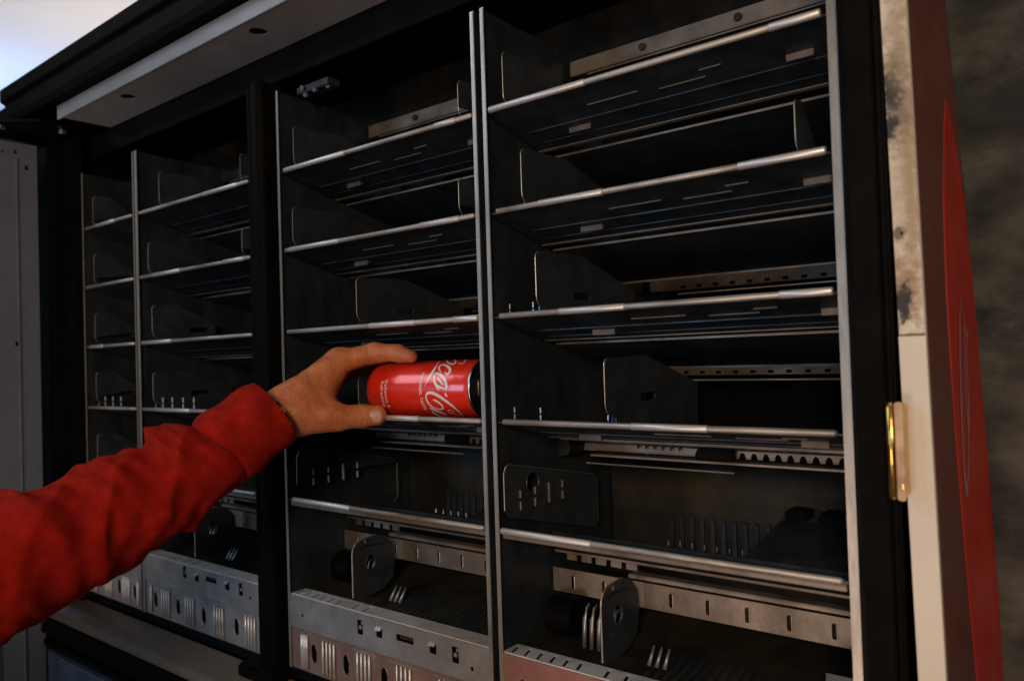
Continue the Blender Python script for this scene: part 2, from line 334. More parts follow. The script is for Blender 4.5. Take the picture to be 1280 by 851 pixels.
# ---- machinery below shelf four and five, in each rack
def big_plate(x, y0, y1, z0, z1, z0b, z1b, cy, cz, gl=None):
    r = .008
    out = [(y0, z0 + r), (y0, z1 - r), (y0 + r * .4, z1 - r * .3), (y0 + r, z1), (y1 - r, z1b), (y1, z1b - r), (y1, z0b + r), (y1 - r, z0b), (y0 + r, z0)]
    hl = [rrect(cy, cz, .020, .020)]
    ys = [y0 + .024 + k * .0245 for k in range(4)]
    for k, yy in enumerate(ys):
        if k != 2: hl += [rrect(yy, z0 + .010, .003, .009), rrect(yy, z0 + .022, .003, .008)]
    o = plate('guide_plate', platem, VM, out, hl, .0012, YZ(x))
    MB().tube([(x + .0006, a - .0002, b) for a, b in out[:5]], .0006, 6).build('edge_rim', edge, o)
    MB().tube([(x + .0006, a + .0002, b) for a, b in out[4:8]], .0007, 6).build('edge_rim', brown, o)
    for k, yy in enumerate(ys):
        m_ = MB(); hh = z0 + .005
        if k == 2: m_.box(x + .0012, x + .0028, yy - .001, yy + .001, hh, hh + .021)
        else: m_.box(x + .0012, x + .0028, yy - .0008, yy + .0008, hh, hh + .0085); m_.box(x + .0012, x + .0028, yy - .0008, yy + .0008, hh + .0125, hh + .020)
        m_.build('slot_glint', gl or zpin, o)
    MB().tube([(x + .0012, cy + .0105 * math.cos(t / 20 * 2 * math.pi), cz + .0105 * math.sin(t / 20 * 2 * math.pi)) for t in range(21)], .0006, 6).build('hole_rim', rack, o)
    return o
big_plate(-.503, .000, .168, -.160, -.107, -.198, -.137, .046, -.130, pale)
big_plate(-.856, .008, .180, -.163, -.112, -.203, -.139, .064, -.134)
big_plate(-1.250, .008, .150, -.163, -.112, -.195, -.139, .064, -.134)

def toothed_rail(x0, x1, y=.14, zt=-.088, zb=-.107):
    hs = []; n_ = int((x1 - x0 - .16) / .0115)
    out = [(x0 + .01, zt - .012), (x0 + .01, zb + .002)]
    out = [(x0 + .012, zb)]
    xx = x0 + .15
    while xx < x1 - .008:
        for t in range(7): out.append((xx + .0035 - .0035 * math.cos(R(180 * t / 6)), zb + .0065 * math.sin(R(180 * t / 6))))
        xx += .0118
    out += [(x1 - .002, zb), (x1 - .002, zt), (x0 + .012, zt)]
    hl = [rrect(x0 + .168, zb + .0135, .028, .006)]
    hl = []
    o = plate('toothed_rail', brown, VM, out, hl, .0012, XZ(y))
    s = MB().extr([(y - .012, zb - .0025), (y - .012, zb - .0045), (y + .01, zb - .0045), (y + .01, zb - .0025)], x0 + .03, x1 - .01).build('rail_bar', brown, o)
    for rr_ in range(2):
        for j in range(6):
            xj = x0 + .085 + j * .0098
            MB().tube([(xj, y - .0015, zb + .006 - rr_ * .0105 + .002), (xj + .001, y - .004, zb + .006 - rr_ * .0105)], .0014, 6).build('rivet', pin, o)
    bx('slide_block', black, o, x0 + .155, x0 + .195, y - .008, y - .001, zb - .002, zb + .010, .002)
    MB().tube([(x0 + .006, y - .03, zb + .006), (x0 + .006, y - .002, zb + .006)], .010, 14).build('roller', rackd, o, smooth=False)
    MB().tube([(x0 + .03, y - .02, zb - .011), (x0 + .20, y - .02, zb - .011)], .0009, 6).build('wire', edge, o)
for rk in 'ABC': toothed_rail(*racks[rk])

def lower_bay(x0, x1, flapx):
    w_ = x1 - x0
    # back sheet with vertical ribs
    b1 = bx('back_sheet', rackd, VM, x0 + .003, x1 - .003, .215, .217, -.262, -.125, 0)
    rb = MB()
    for j in range(13):
        xr = x0 + .08 + j * .0125
        rb.hexa([(xr, .2148, -.235), (xr + .005, .2148, -.235), (xr + .005, .211, -.235), (xr, .211, -.235), (xr, .2148, -.185), (xr + .005, .2148, -.185), (xr + .0045, .2125, -.188), (xr + .0005, .2125, -.188)])
    rb.build('rib', rack, b1)
    for j in range(8):
        xr = x0 + .10 + j * .014
        MB().tube([(xr, .170, -.2095), (xr, .170, -.204)], .0011, 6).build('rivet', bolt, b1)
    # raised ramp at the right
    xa = x0 + w_ * .62
    MB().hexa([(xa, .10, -.1985), (x1 - .02, .10, -.1985), (x1 - .02, .20, -.225), (xa - .01, .20, -.225), (xa, .10, -.197), (x1 - .02, .10, -.197), (x1 - .02, .19, -.172), (xa + .01, .19, -.172)]).build('ramp', rack, b1, .001)
    for fx in (.66, .76, .86): bx('latch_block', black, b1, x0 + w_ * fx, x0 + w_ * fx + .022, .185, .212, -.172, -.162, .002)
    # slotted rail
    holes_ = [rrect(x0 + .028 + k * .0385, -.2415, .0042, .014, .002) for k in range(8) if x0 + .028 + k * .0385 < x1 - .005]
    o = plate('slotted_rail', brown, VM, rect(x0 + .002, x1 - .002, -.2535, -.2285), holes_, .0014, XZ(.09))
    for hpts in holes_:
        xm = hpts[0][0]; MB().tube([(xm + .0003, .0893, -.248), (xm + .0003, .0893, -.235)], .00045, 6).build('slot_rim', sleevem, o)
    bx('rail_backing', rackd, o, x0 + .004, x1 - .004, .096, .097, -.2525, -.2295, 0)
    bx('upper_rail', brown, VM, x0 + .002 + w_ * .30, x1 - .002, .078, .092, -.2225, -.2185, .0008)
    MB().extr([(.0945, -.2105), (.0945, -.2130), (.110, -.2130), (.110, -.2105)], x0 + .002, x1 - .002).build('rear_rail', brown, VM)
    for k in range(5): bx('rail_window', brown, o, x0 + .014 + k * .0185, x0 + .027 + k * .0185, .1, .1012, -.2215, -.2145, .0005)
    # inclined delivery floor with ridges
    MB().extr([(.0035, -.1742), (.0022, -.1765), (.0022, -.1797), (.0050, -.1812), (.0120, -.1812), (.0120, -.1742)], x0 + .006, x1 - .003).build('shelf_apron', brown, VM, .0005)
    fl = MB().hexa([(x0 + .002, .03, -.300), (x1 - .002, .03, -.300), (x1 - .002, .21, -.268), (x0 + .002, .21, -.268), (x0 + .002, .03, -.298), (x1 - .002, .03, -.298), (x1 - .002, .21, -.266), (x0 + .002, .21, -.266)]).build('delivery_floor', rackd, VM)
    rg = MB(); xr = x0 + w_ * .42
    while xr < x1 - .02:
        rg.hexa([(xr, .035, -.297), (xr + .004, .035, -.297), (xr + .004, .085, -.288), (xr, .085, -.288), (xr + .001, .035, -.2945), (xr + .003, .035, -.2945), (xr + .003, .085, -.2855), (xr + .001, .085, -.2855)])
        xr += .0095
    rg.build('ridge', rack, fl)
    # bundle of spring fingers behind the flap
    for j in range(5):
        xs = flapx - .045 + j * .0085
        MB().tube([(xs, .05, -.290), (xs, .052, -.262), (xs + .001, .056, -.252), (xs + .001, .060, -.249)], [.0022, .0022, .0018, .0009], 8).build('spring_finger', edge, fl, smooth=True)
    for j in range(3): MB().tube([(flapx + .030 + j * .008, .045, -.290), (flapx + .031 + j * .008, .055, -.274)], [.0022, .0010], 8).build('spring_finger', pale, fl, smooth=True)
    br_ = plate('bracket', rack, VM, rect(x1 - .036, x1 - .003, -.293, -.262), [rect(x1 - .026, x1 - .014, -.277, -.269), rrect(x1 - .012, -.284, .005, .005)], .0012, XZ(.05))
    MB().box(x1 - .022, x1 - .017, .047, .0495, -.276, -.273).build('clip', zpin, br_, .0003)
    for j in range(4): MB().tube([(x1 - .034 + j * .007, .048, -.292), (x1 - .034 + j * .007, .046, -.288)], .0013, 6).build('rivet', bolt, br_)
    MB().tube([(x0 + .02, .11, -.262), (x0 + .05, .10, -.256), (x0 + .07, .105, -.268), (x0 + .10, .11, -.262)], .0016, 6).build('cable', black, fl)
    # motor shape at the left
    MB().tube([(x0 + .012, .075, -.272), (x0 + .045, .075, -.272)], .020, 16).build('motor', black, fl, .001)
    # lobed flap plate with oval ring
    out = [(.012, -.283), (.012, -.232)] + [(.012 + .016 - .016 * math.cos(R(t)), -.232 + .016 * math.sin(R(t))) for t in (20, 45, 70, 90)]
    out += [(.050, -.214), (.066, -.219), (.078, -.232), (.080, -.250), (.076, -.272), (.060, -.283), (.035, -.287)]
    fp = plate('flap_plate', platem, VM, out, [rrect(.040, -.246, .014, .018)], .0014, YZ(flapx))
    MB().tube([(flapx + .0008, a - .0002, b_) for a, b_ in out[:7]], .0009, 6).build('edge_rim', edge, fp)
    MB().tube([(flapx + .0018, .040 + .0078 * math.cos(t * math.pi / 12), -.246 + .0098 * math.sin(t * math.pi / 12)) for t in range(25)], .0007, 6).build('hole_rim', platem, fp, smooth=True)
    MB().tube([(flapx + .0018, .030, -.262), (flapx + .003, .045, -.263), (flapx + .002, .068, -.258)], .001, 6).build('crease', rack, fp)
    MB().tube([(flapx + .0018, .018, -.226), (flapx + .0025, .040, -.225), (flapx + .0018, .062, -.228)], .001, 6).build('crease', rack, fp)
    bx('rivet', pin, fp, flapx + .0015, flapx + .0028, .030, .0325, -.2215, -.217, .0004)
lower_bay(*racks['A'], -.4015); lower_bay(*racks['B'], -.7555); lower_bay(*racks['C'], -1.12)

# ---- front chute panels
panelA = mat('chute_front_red_reflection', (.34, .16, .13), .42, .55, .18, 25, .15, 140, rvar=.12)  # red reflection of the sweatshirt put into the base colour
ribm = mat('bright_rib', (.60, .56, .52), .36, .6, .2, 60, .05, 120, rvar=.08)
pinkish = mat('chute_skirt_pink_reflection', (.30, .19, .16), .42, .5, .2, 25, .15, 140, rvar=.12)  # reflected red painted in as an even pinkish tone
def chute(x0, x1, feats, ovals, m1, m2):
    # horizontal slotted ledge
    hl = [[(x0 + .010 + k * .0155, .004), (x0 + .0135 + k * .0155, .004), (x0 + .0085 + k * .0155, .021), (x0 + .005 + k * .0155, .021)] for k in range(6)]
    hl += [[(x0 + .118, .004), (x0 + .1215, .004), (x0 + .1165, .021), (x0 + .113, .021)], [(x0 + .138, .004), (x0 + .1415, .004), (x0 + .1365, .021), (x0 + .133, .021)]]
    plate('slotted_ledge', ledgem, VM, rect(x0 + .002, x1 - .002, .0012, .0255), hl, .0012, XY(-.2935))
    hs = []; 
    for kind, x, z in feats:
        if kind == 'o': hs.append(rrect(x, z, .0045, .0045))
        if kind == 'v': hs.append(rrect(x, z, .010, .017, .001, 1))
        if kind == 's': hs.append(rrect(x, z - .001, .0105, .010, .001, 1))
        if kind == 'w': hs.append(rrect(x, z, .028, .0075, .001, 1))
    p = plate('chute_front', m1, VM, rect(x0 + .002, x1 - .002, -.3335, -.2936), hs, .0012, XZ(-.0002))
    for kind, x, z in feats:
        if kind == 'v':
            MB().box(x - .0035, x + .001, .001, .0025, z - .003, z + .0015).box(x, x + .0035, .001, .0025, z + .003, z + .0065).build('clip', pale, p, .0003)
        if kind == 's':
            MB().hexa([(x - .005, -.004, z + .003), (x + .005, -.004, z + .003), (x + .005, -.003, z + .003), (x - .005, -.003, z + .003), (x - .005, -.0008, z + .0065), (x + .005, -.0008, z + .0065), (x + .005, .0, z + .0065), (x - .005, .0, z + .0065)]).build('tongue', pale, p, .0003)
        if kind == 'w': bx('bar', rackd, p, x - .011, x + .011, .002, .004, z - .0016, z + .0016, .0005)
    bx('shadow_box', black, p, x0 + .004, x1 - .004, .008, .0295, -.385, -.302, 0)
    oh = [rrect(x, -.3600, .0115, .024) for x in ovals]
    oh += [rrect(ovals[-1] + .03, -.377, .003, .003), rrect(ovals[0] + .028, -.375, .003, .003)]
    q = plate('chute_skirt', m2, VM, rect(x0 + .002, x1 - .002, -.3855, -.3345), oh, .0012, XZ(.0012))
    for x in ovals:
        MB().tube([(x + .0062 * math.cos(t * math.pi / 12), .0010, -.3600 + .0125 * math.sin(t * math.pi / 12)) for t in range(25)], .0007, 6).build('hole_rim', m2, q, smooth=True)
    xs = [x0 + .014] + ovals + [x1 + .01]
    for a, b_ in zip(xs[:-1], xs[1:]):
        n_ = 4; pitch = min(.0078, (b_ - a - .018) / n_)
        for j in range(n_):
            xc = (a + b_) / 2 + (j - 1.5) * pitch * .9
            if xc < x1 - .006: MB().tube([(xc, .0016, -.382), (xc, -.0012, -.380), (xc, -.0012, -.3405), (xc, .0016, -.3385)], [.0009, .0015, .0015, .0009], 8).build('rib', ribm, q, smooth=True)
        MB().tube([(a + .012, .0009, -.3385), (b_ - .012, .0009, -.3385)], .0004, 5).build('bead', m2, q) if b_ - a > .04 else None
fB = [('o', -.8404, -.3165), ('v', -.7289, -.3037 - .006), ('s', -.6955, -.3093), ('w', -.6528, -.3085), ('s', -.6093, -.3092), ('v', -.5762, -.3094), ('o', -.553, -.3188)]
fC = [('v', -1.1286, -.3044), ('s', -1.0944, -.3072), ('w', -1.0549, -.3049), ('s', -1.013, -.3062), ('v', -.9789, -.3063), ('o', -.9561, -.3138)]
fA = [(k, x + .354, z) for k, x, z in fB]
fD = [('o', -1.40, -.31), ('v', -1.35, -.306), ('s', -1.31, -.307)]
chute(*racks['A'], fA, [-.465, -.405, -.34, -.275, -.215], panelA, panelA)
chute(*racks['B'], fB, [-.8195, -.7576, -.690, -.622, -.557], pale, pinkish)
chute(*racks['C'], fC, [-1.2213, -1.1521, -1.0791, -.9933], pale, pale)
chute(*racks['D'], fD, [-1.415, -1.345, -1.29], pale, pale)

for xx, yy, zz in ((-.835, .02, .356), (-.820, .028, .352), (-.842, .03, .351), (-.808, .04, .357)):
    MB().tube([(xx, yy, zz), (xx + .002, yy - .006, zz - .001)], .0032, 6).build('bolt', dimbrown, VM)
bx('corner_bracket', rack, VM, -.866, -.800, .030, .050, .3565, .366, .001)
# ---- rear beams seen in the open top bay
for rk, (x0, x1) in racks.items():
    o = MB().extr([(.150, .3225), (.150, .3395), (.163, .3455), (.175, .3455), (.175, .3225)], x0 + .005, x1 - .003).build('rear_beam', brown if rk in 'AB' else rack, VM, .0008)
    MB().extr([(.1480, .3185), (.1480, .3200), (.175, .3200), (.175, .3185)], x0 + .03, x1 - .003).build('beam_lip', brown, o)
    for fx in (.3, .62, .88):
        xx = x0 + fx * (x1 - x0)
        if rk in 'AB': MB().tube([(xx, .1500, .331), (xx, .1465, .331)], .0042, 6).build('bolt', rackd, o)
bx('duct', rackd, VM, -1.50, -.169, .23, .36, .315, .431, .004)

# ---- right front edge of the cabinet: stained upper strip, cleaner cover below, strike plate
TL = -.0145
def tilted(f): return lambda a, b, c_: tuple(Vector(f(a, b, c_)) + Vector((TL * b, 0, 0)))
# stained paint
m = white.copy(); m.name = 'stained_enamel'; nt = m.node_tree; N = nt.nodes; L = nt.links; bs = N['Principled BSDF']
src = bs.inputs['Base Color'].links[0].from_socket
geo = N.new('ShaderNodeTexCoord'); nz = N.new('ShaderNodeTexNoise'); nz.inputs['Scale'].default_value = 150; nz.inputs['Detail'].default_value = 10; nz.inputs['Roughness'].default_value = .7; L.new(geo.outputs['Object'], nz.inputs['Vector'])
cur = src
def blot(cx, cz, rx, rz, colr, cur, th=.5, amp=1.3, soft=.45, k=1.0):
    sx = N.new('ShaderNodeSeparateXYZ'); L.new(geo.outputs['Object'], sx.inputs[0])
    def mth(op, a, b=None):
        n_ = N.new('ShaderNodeMath'); n_.operation = op
        for i, q in enumerate((a, b)):
            if q is None: continue
            if hasattr(q, 'is_output'): L.new(q, n_.inputs[i])
            else: n_.inputs[i].default_value = q
        return n_.outputs[0]
    dx = mth('DIVIDE', mth('SUBTRACT', sx.outputs[0], cx), rx); dz = mth('DIVIDE', mth('SUBTRACT', sx.outputs[2], cz), rz)
    d = mth('SQRT', mth('ADD', mth('MULTIPLY', dx, dx), mth('MULTIPLY', dz, dz)))
    v = mth('ADD', d, mth('MULTIPLY', mth('SUBTRACT', nz.outputs[0], .5), amp * 2))
    rp = N.new('ShaderNodeMapRange'); rp.inputs[1].default_value = th + soft; rp.inputs[4].default_value = k; rp.inputs[2].default_value = th; L.new(v, rp.inputs[0])
    mx = N.new('ShaderNodeMixRGB'); L.new(rp.outputs[0], mx.inputs[0]); L.new(cur, mx.inputs[1]); mx.inputs[2].default_value = (*colr, 1)
    return mx.outputs[0]
cur = blot(-.119, .15, .010, .10, (.36, .25, .14), cur, .4, 1.5, 1.2, .75)
cur = blot(-.118, .09, .004, .07, (.34, .23, .11), cur, .4, 1.5, 1.0, .7)
cur = blot(-.126, .165, .0095, .030, (.16, .11, .07), cur, .5, 1.3, .9, .85)
cur = blot(-.1265, .170, .0070, .014, (.028, .022, .018), cur, .6, 1.9, .5)
cur = blot(-.1285, .147, .0050, .010, (.03, .024, .018), cur, .6, 1.9, .5)
cur = blot(-.123, .20, .006, .03, (.30, .22, .14), cur, .4, 1.6, 1.1, .6)
cur = blot(-.1262, .0745, .0040, .0048, (.05, .045, .04), cur, .5, 1.5, .5, .8)
cur = blot(-.1250, .038, .0090, .024, (.28, .15, .06), cur, .5, 1.5, .9, .8)
cur = blot(-.1250, .028, .0055, .016, (.02, .016, .012), cur, .55, 1.9, .5)
cur = blot(-.121, .0068, .012, .0012, (.20, .12, .05), cur, .6, .8)
L.new(cur, bs.inputs['Base Color'])
FE = plate('front_edge', m, VM, rect(-.1288, -.1128, .0062, .50), [rrect(-.1238, .0745, .0016, .0022)], .004, tilted(XZ(-.030)))
plate('lower_cover', white, VM, rect(-.1290, -.1126, -.95, .0058), [], .006, tilted(XZ(-.0315)))
SP = plate('side_panel', sidem, VM, [(-.0255, -.95), (.30, -.95), (.212, -.30), (.186, -.10), (.160, .087), (.114, .28), (.055, .52), (-.0255, .52)], [], .003, tilted(lambda a, b, c_: (-.1158 + c_, a, b)))
plate('panel_return', white, VM, rect(-.95, .52, -.0300, -.0262), [], .0006, lambda a, b, c_: (-.1131 + c_ + TL * a, b, a))
SXP = -.1127
lf = [(.0880, .190), (.074, .165), (.064, .135), (.055, .105), (.050, .076), (.0465, .04), (.0455, 0), (.0465, -.04), (.0495, -.0765), (.055, -.13), (.063, -.19), (.073, -.253), (.09, -.32), (.12, -.40),
      (.200, -.45), (.200, -.30), (.188, -.15), (.176, -.05), (.166, .02), (.157, .07), (.147, .105), (.132, .14), (.112, .17), (.100, .185)]
plate('red_emblem', redm, SP, lf, [], .0004, tilted(lambda a, b, c_: (SXP + c_, a, b)))
def ribbon(pts, name, mt, parent, fmap, off=0, th=.00004, sub=6):
    """variable-width calligraphic stroke; pts = (a, b, width)"""
    P = [Vector(p) for p in pts]; Q = []
    for i in range(len(P) - 1):
        p0, p1, p2, p3 = P[max(i - 1, 0)], P[i], P[i + 1], P[min(i + 2, len(P) - 1)]
        for k in range(sub):
            t = k / sub; Q.append(.5 * ((2 * p1) + (p2 - p0) * t + (2 * p0 - 5 * p1 + 4 * p2 - p3) * t * t + (3 * p1 - p0 - 3 * p2 + p3) * t ** 3))
    Q.append(P[-1]); vs = []; fs = []
    for i, q in enumerate(Q):
        d = (Q[min(i + 1, len(Q) - 1)] - Q[max(i - 1, 0)]); d.z = 0; d.normalize(); n_ = Vector((-d.y, d.x, 0)); wv = max(q.z, 1e-6) / 2
        for sg in (-1, -.33, .33, 1): vs.append(fmap(q.x + n_.x * wv * sg, q.y + n_.y * wv * sg, off))
        if i:
            for j in range(3): b_ = (i - 1) * 4 + j; fs.append((b_, b_ + 1, b_ + 5, b_ + 4))
    return vs, fs
def decal(name, strokes, mt, parent, fmap):
    V = []; Fc = []
    for i, s in enumerate(strokes):
        vs, fs = ribbon(s, name, mt, parent, fmap, off=i * .00001); b_ = len(V); V += vs; Fc += [tuple(b_ + j for j in f) for f in fs]
    me = bpy.data.meshes.new(name); me.from_pydata(V, [], Fc)
    return link(name, me, mt, parent)
sidemap = lambda a, b, o: (SXP + .0009 + o + TL * b, a, b)
decal('script_lettering', [
    [(.095, .032, .003), (.088, .02, .004), (.078, -.015, .005), (.072, -.05, .0045), (.069, -.085, .004), (.072, -.112, .007), (.080, -.105, .004), (.090, -.085, .003), (.10, -.055, .006), (.105, -.04, .003)],
    [(.104, .015, .002), (.098, -.01, .003), (.094, -.04, .003), (.094, -.065, .002)],
    [(.112, .012, .002), (.105, -.02, .003), (.102, -.055, .002)],
    [(.100, .028, .002), (.110, .005, .002), (.12, .01, .002)]], scriptw, SP, sidemap)
# brass strike plate with lip
xk = -.1312
KS = plate('strike_plate', tanm, VM, rrect(xk + .0035, -.069, .0050, .064, .0018), [rrect(xk + .0040, -.092, .0016, .0045, .0006)], .0012, XZ(-.046))
kk = MB(); pr = []
for t in range(9): a = R(90 * t / 8); pr.append((xk - .0008 - .0052 * math.sin(a), -.0396 - .0062 * math.cos(a)))
for z in (-.1008, -.037): pass
nb = len(pr)
outer = pr; inner = [(x + .0013, y + .0012) for x, y in pr][::-1]; ring = outer + inner; nr = len(ring)
kk.v += [(x, y, -.1005) for x, y in ring] + [(x, y, -.0375) for x, y in ring]
kk.f += [(i, (i + 1) % nr, nr + (i + 1) % nr, nr + i) for i in range(nr)] + [(i, i + 1, nr - 2 - i, nr - 1 - i) for i in range(nb - 1)] + [(nr + i, nr + nr - 1 - i, nr + nr - 2 - i, nr + i + 1) for i in range(nb - 1)]
kk.build('strike_lip', brass, KS, smooth=False)
MB().tube([(xk - .0018, -.0435, -.0990), (xk - .0018, -.0435, -.0984), (xk - .0018, -.0435, -.0400), (xk - .0018, -.0435, -.0390)], [.0022, .0033, .0033, .0022], 20).build('strike_roller', brass, KS, smooth=True)
bx('strike_base', brass, KS, xk - .0005, xk + .0055, -.0446, -.031, -.0995, -.0385, .001)

# ------------------------------------------------------------ drink can
CA = Vector((math.cos(.0956) * math.cos(.0127), math.sin(.0956) * math.cos(.0127), math.sin(.0127)))
C0 = Vector((-.7219, .0333, -.0347)); CR = .0325
ax = CA; e1 = ax.cross(Vector((0, 0, 1))).normalized(); e2 = e1.cross(ax)      # e1 ~ -Y (to the viewer), e2 up
can = empty('drink_can', C0, 'red drink can with white script lettering, lying on its side on a shelf', 'can')
def cyl(s, th, r): return tuple(ax * s + (e1 * math.cos(th) + e2 * math.sin(th)) * r)
def revolve(name, prof, m, parent, n=72, smooth=True):
    V = []; Fc = []
    for s, r in prof:
        for k in range(n): V.append(cyl(s, 2 * math.pi * k / n, r))
    for i in range(len(prof) - 1):
        for k in range(n): Fc.append((i * n + k, i * n + (k + 1) % n, (i + 1) * n + (k + 1) % n, (i + 1) * n + k))
    me = bpy.data.meshes.new(name); me.from_pydata(V, [], Fc); return link(name, me, m, parent, smooth)
body = [(.0045, .0235)] + [(.0045 + .0135 * (1 - math.cos(R(a))) * .9, .0235 + .009 * math.sin(R(a))) for a in range(10, 91, 10)]
body += [(.022 + .001 * k, .0325) for k in range(0, 1)] + [(.05, .0325), (.08, .0325), (.11, .0325), (.134, .0325), (.1375, .0323), (.1415, .03205), (.146, .0318), (.150, .03165), (.1535, .0313), (.1555, .0309)]
revolve('can_body', body, canred, can)
revolve('can_base', [(.0045, .0236), (.0015, .0232), (.0, .0222), (.0015, .0205), (.006, .015), (.0085, .008), (.009, .0002)], alu, can)
revolve('can_lid', [(.1555, .0309), (.1562, .0313), (.1578, .0316), (.1588, .0311), (.1588, .0300), (.1575, .0293), (.1545, .0288), (.1535, .0278), (.1535, .0262), (.1548, .0255), (.1550, .0002)], alu, can)
tb = plate('pull_tab', alu, can, rrect(0, 0, .014, .024, .006), [rrect(0, .004, .007, .008, .003)], .0012, lambda a, b, c_: tuple(ax * (.1556 + c_) + e1 * (a + .004) + e2 * b))
LOGO = 1
def canmap(s, th, o): return cyl(s, th, CR + .00012 + o)
CANS = {
  'swash': [(0.09754, 0.05072, 0.00057), (0.1045, 0.0342, 0.00134), (0.10542, 0.02519, 0.00326), (0.10421, 0.01825, 0.00402), (0.10186, 0.01264, 0.00268), (0.09977, 0.00832, 0.00115), (0.09814, 0.00457, 0.00029)] ,
  'o': [(0.1079, 0.05074, 0.00096), (0.11336, 0.05074, 0.00124), (0.12509, 0.04154, 0.00211), (0.1286, 0.03388, 0.00249), (0.12305, 0.03425, 0.00249), (0.11561, 0.03899, 0.00192), (0.10697, 0.04849, 0.00134), (0.1079, 0.05074, 0.00096)] ,
  'hook': [(0.13304, 0.05074, 0.00057), (0.14004, 0.03914, 0.00134), (0.14007, 0.03418, 0.00153), (0.13713, 0.03332, 0.00115), (0.13312, 0.03503, 0.00048)] ,
  'c': [(0.12252, 0.02095, 0.00096), (0.12642, 0.0183, 0.0023), (0.12918, 0.01961, 0.00287), (0.12802, 0.02427, 0.00326), (0.12285, 0.02884, 0.00326), (0.116, 0.03227, 0.00287), (0.11102, 0.03257, 0.00268), (0.11047, 0.02903, 0.0023), (0.11279, 0.02489, 0.00172), (0.11735, 0.02113, 0.00077)] ,
  'a1': [(0.10938, 0.02028, 0.00192), (0.1168, 0.01818, 0.00326), (0.12377, 0.01307, 0.00326), (0.12778, 0.00772, 0.00326), (0.12874, 0.00309, 0.00326), (0.12753, -9e-05, 0.00134)] ,
  'a2': [(0.10938, 0.02028, 0.00192), (0.11003, 0.01545, 0.00287), (0.11102, 0.01046, 0.00287), (0.11508, 0.00565, 0.00326), (0.12113, 0.00295, 0.00249), (0.12642, 0.00176, 0.00153)] ,
  'a3': [(0.11456, 0.0143, 0.00134), (0.11982, 0.00978, 0.00249), (0.12448, 0.00593, 0.00192)] ,
  'link': [(0.11423, 0.00428, 0.00077), (0.11666, 0.00239, 0.00172), (0.11874, 5e-05, 0.00057)] ,
  'hyphen': [(0.12645, -0.00302, 0.00077), (0.12776, -0.00517, 0.00287), (0.12938, -0.00755, 0.00057)] ,
  'C': [(0.13674, -0.03686, 0.00029), (0.13701, -0.02735, 0.00172), (0.13258, -0.01834, 0.00287), (0.12581, -0.01191, 0.00345), (0.1179, -0.00646, 0.00364), (0.11016, -0.00307, 0.00345), (0.10362, -0.00269, 0.00287), (0.09997, -0.00529, 0.0023), (0.09947, -0.01066, 0.00211), (0.10148, -0.01646, 0.00211), (0.10576, -0.02055, 0.00192), (0.11153, -0.0227, 0.00172), (0.11656, -0.02221, 0.00192), (0.11853, -0.01883, 0.00192), (0.11609, -0.01441, 0.00249), (0.1118, -0.01148, 0.00249), (0.10802, -0.01024, 0.00096)] ,
  'loop': [(0.1305, -0.0266, 0.00048), (0.12628, -0.0238, 0.00067), (0.12292, -0.02515, 0.00077), (0.12352, -0.02842, 0.00077), (0.12799, -0.03059, 0.00077), (0.13189, -0.03516, 0.00048)] ,
  'o2': [(0.0995, -0.02052, 0.00134), (0.10353, -0.02307, 0.00345), (0.10865, -0.02656, 0.00345), (0.11296, -0.03007, 0.00287), (0.11522, -0.03455, 0.00153)] ,
  'o3': [(0.10052, -0.0251, 0.00096), (0.10056, -0.03061, 0.00249), (0.10412, -0.03578, 0.00287), (0.10932, -0.0385, 0.00115)] ,
}
CANS['first_c'] = [(.118, .0760, .0003), (.130, .0700, .0020), (.137, .0620, .0030), (.128, .0720, .0036), (.112, .0800, .0036), (.103, .0760, .0026), (.102, .0680, .0022), (.108, .0580, .0018), (.116, .0545, .0012)]
CANS['l'] = [(.108, -.0420, .0012), (.125, -.0470, .0026), (.138, -.0500, .0020), (.134, -.0530, .0016), (.115, -.0480, .0028), (.104, -.0470, .0024), (.108, -.0520, .0010)]
CANS['last_a'] = [(.122, -.0560, .0020), (.110, -.0530, .0030), (.104, -.0570, .0030), (.112, -.0620, .0026), (.122, -.0580, .0026), (.106, -.0640, .0030), (.108, -.0690, .0008)]
decal('script_lettering', list(CANS.values()), canwhite, can, lambda a, b, o: canmap(a, b / CR, o))
def text_on(parent, name, body_, m, size, fm):
    cu = bpy.data.curves.new(name, 'FONT'); cu.body = body_; cu.size = size; cu.offset = .00012; cu.resolution_u = 2; cu.space_character = 1.15; cu.align_x = 'CENTER'
    t = bpy.data.objects.new(name, cu); COL.objects.link(t); bpy.context.view_layer.update()
    me = bpy.data.meshes.new_from_object(t.evaluated_get(bpy.context.evaluated_depsgraph_get())); bpy.data.objects.remove(t)
    for v in me.vertices: v.co = Vector(fm(v.co.x, v.co.y))
    me.name = name
    me.materials.clear()
    return link(name, me, m, parent)
def downtext(s0, th0, sz, name, b_): return text_on(can, name, b_, canwhite, sz, lambda x, y: canmap(s0 + y, th0 - x / CR, .00003))

downtext(.0905, -.03, .0052, 'small_lettering', 'ORIGINAL TASTE')
downtext(.0385, -.10, .0062, 'small_lettering', 'Delicious &')
downtext(.0325, -.10, .0062, 'small_lettering', 'Refreshing')
decal('print_line', [[(.0185, .0088, .0004), (.0185, -.0052, .0004)], [(.0168, .0040, .0006), (.0168, -.0030, .0006)]], canwhite, can, lambda a, b, o: cyl(a, b / CR, .0322 + o))
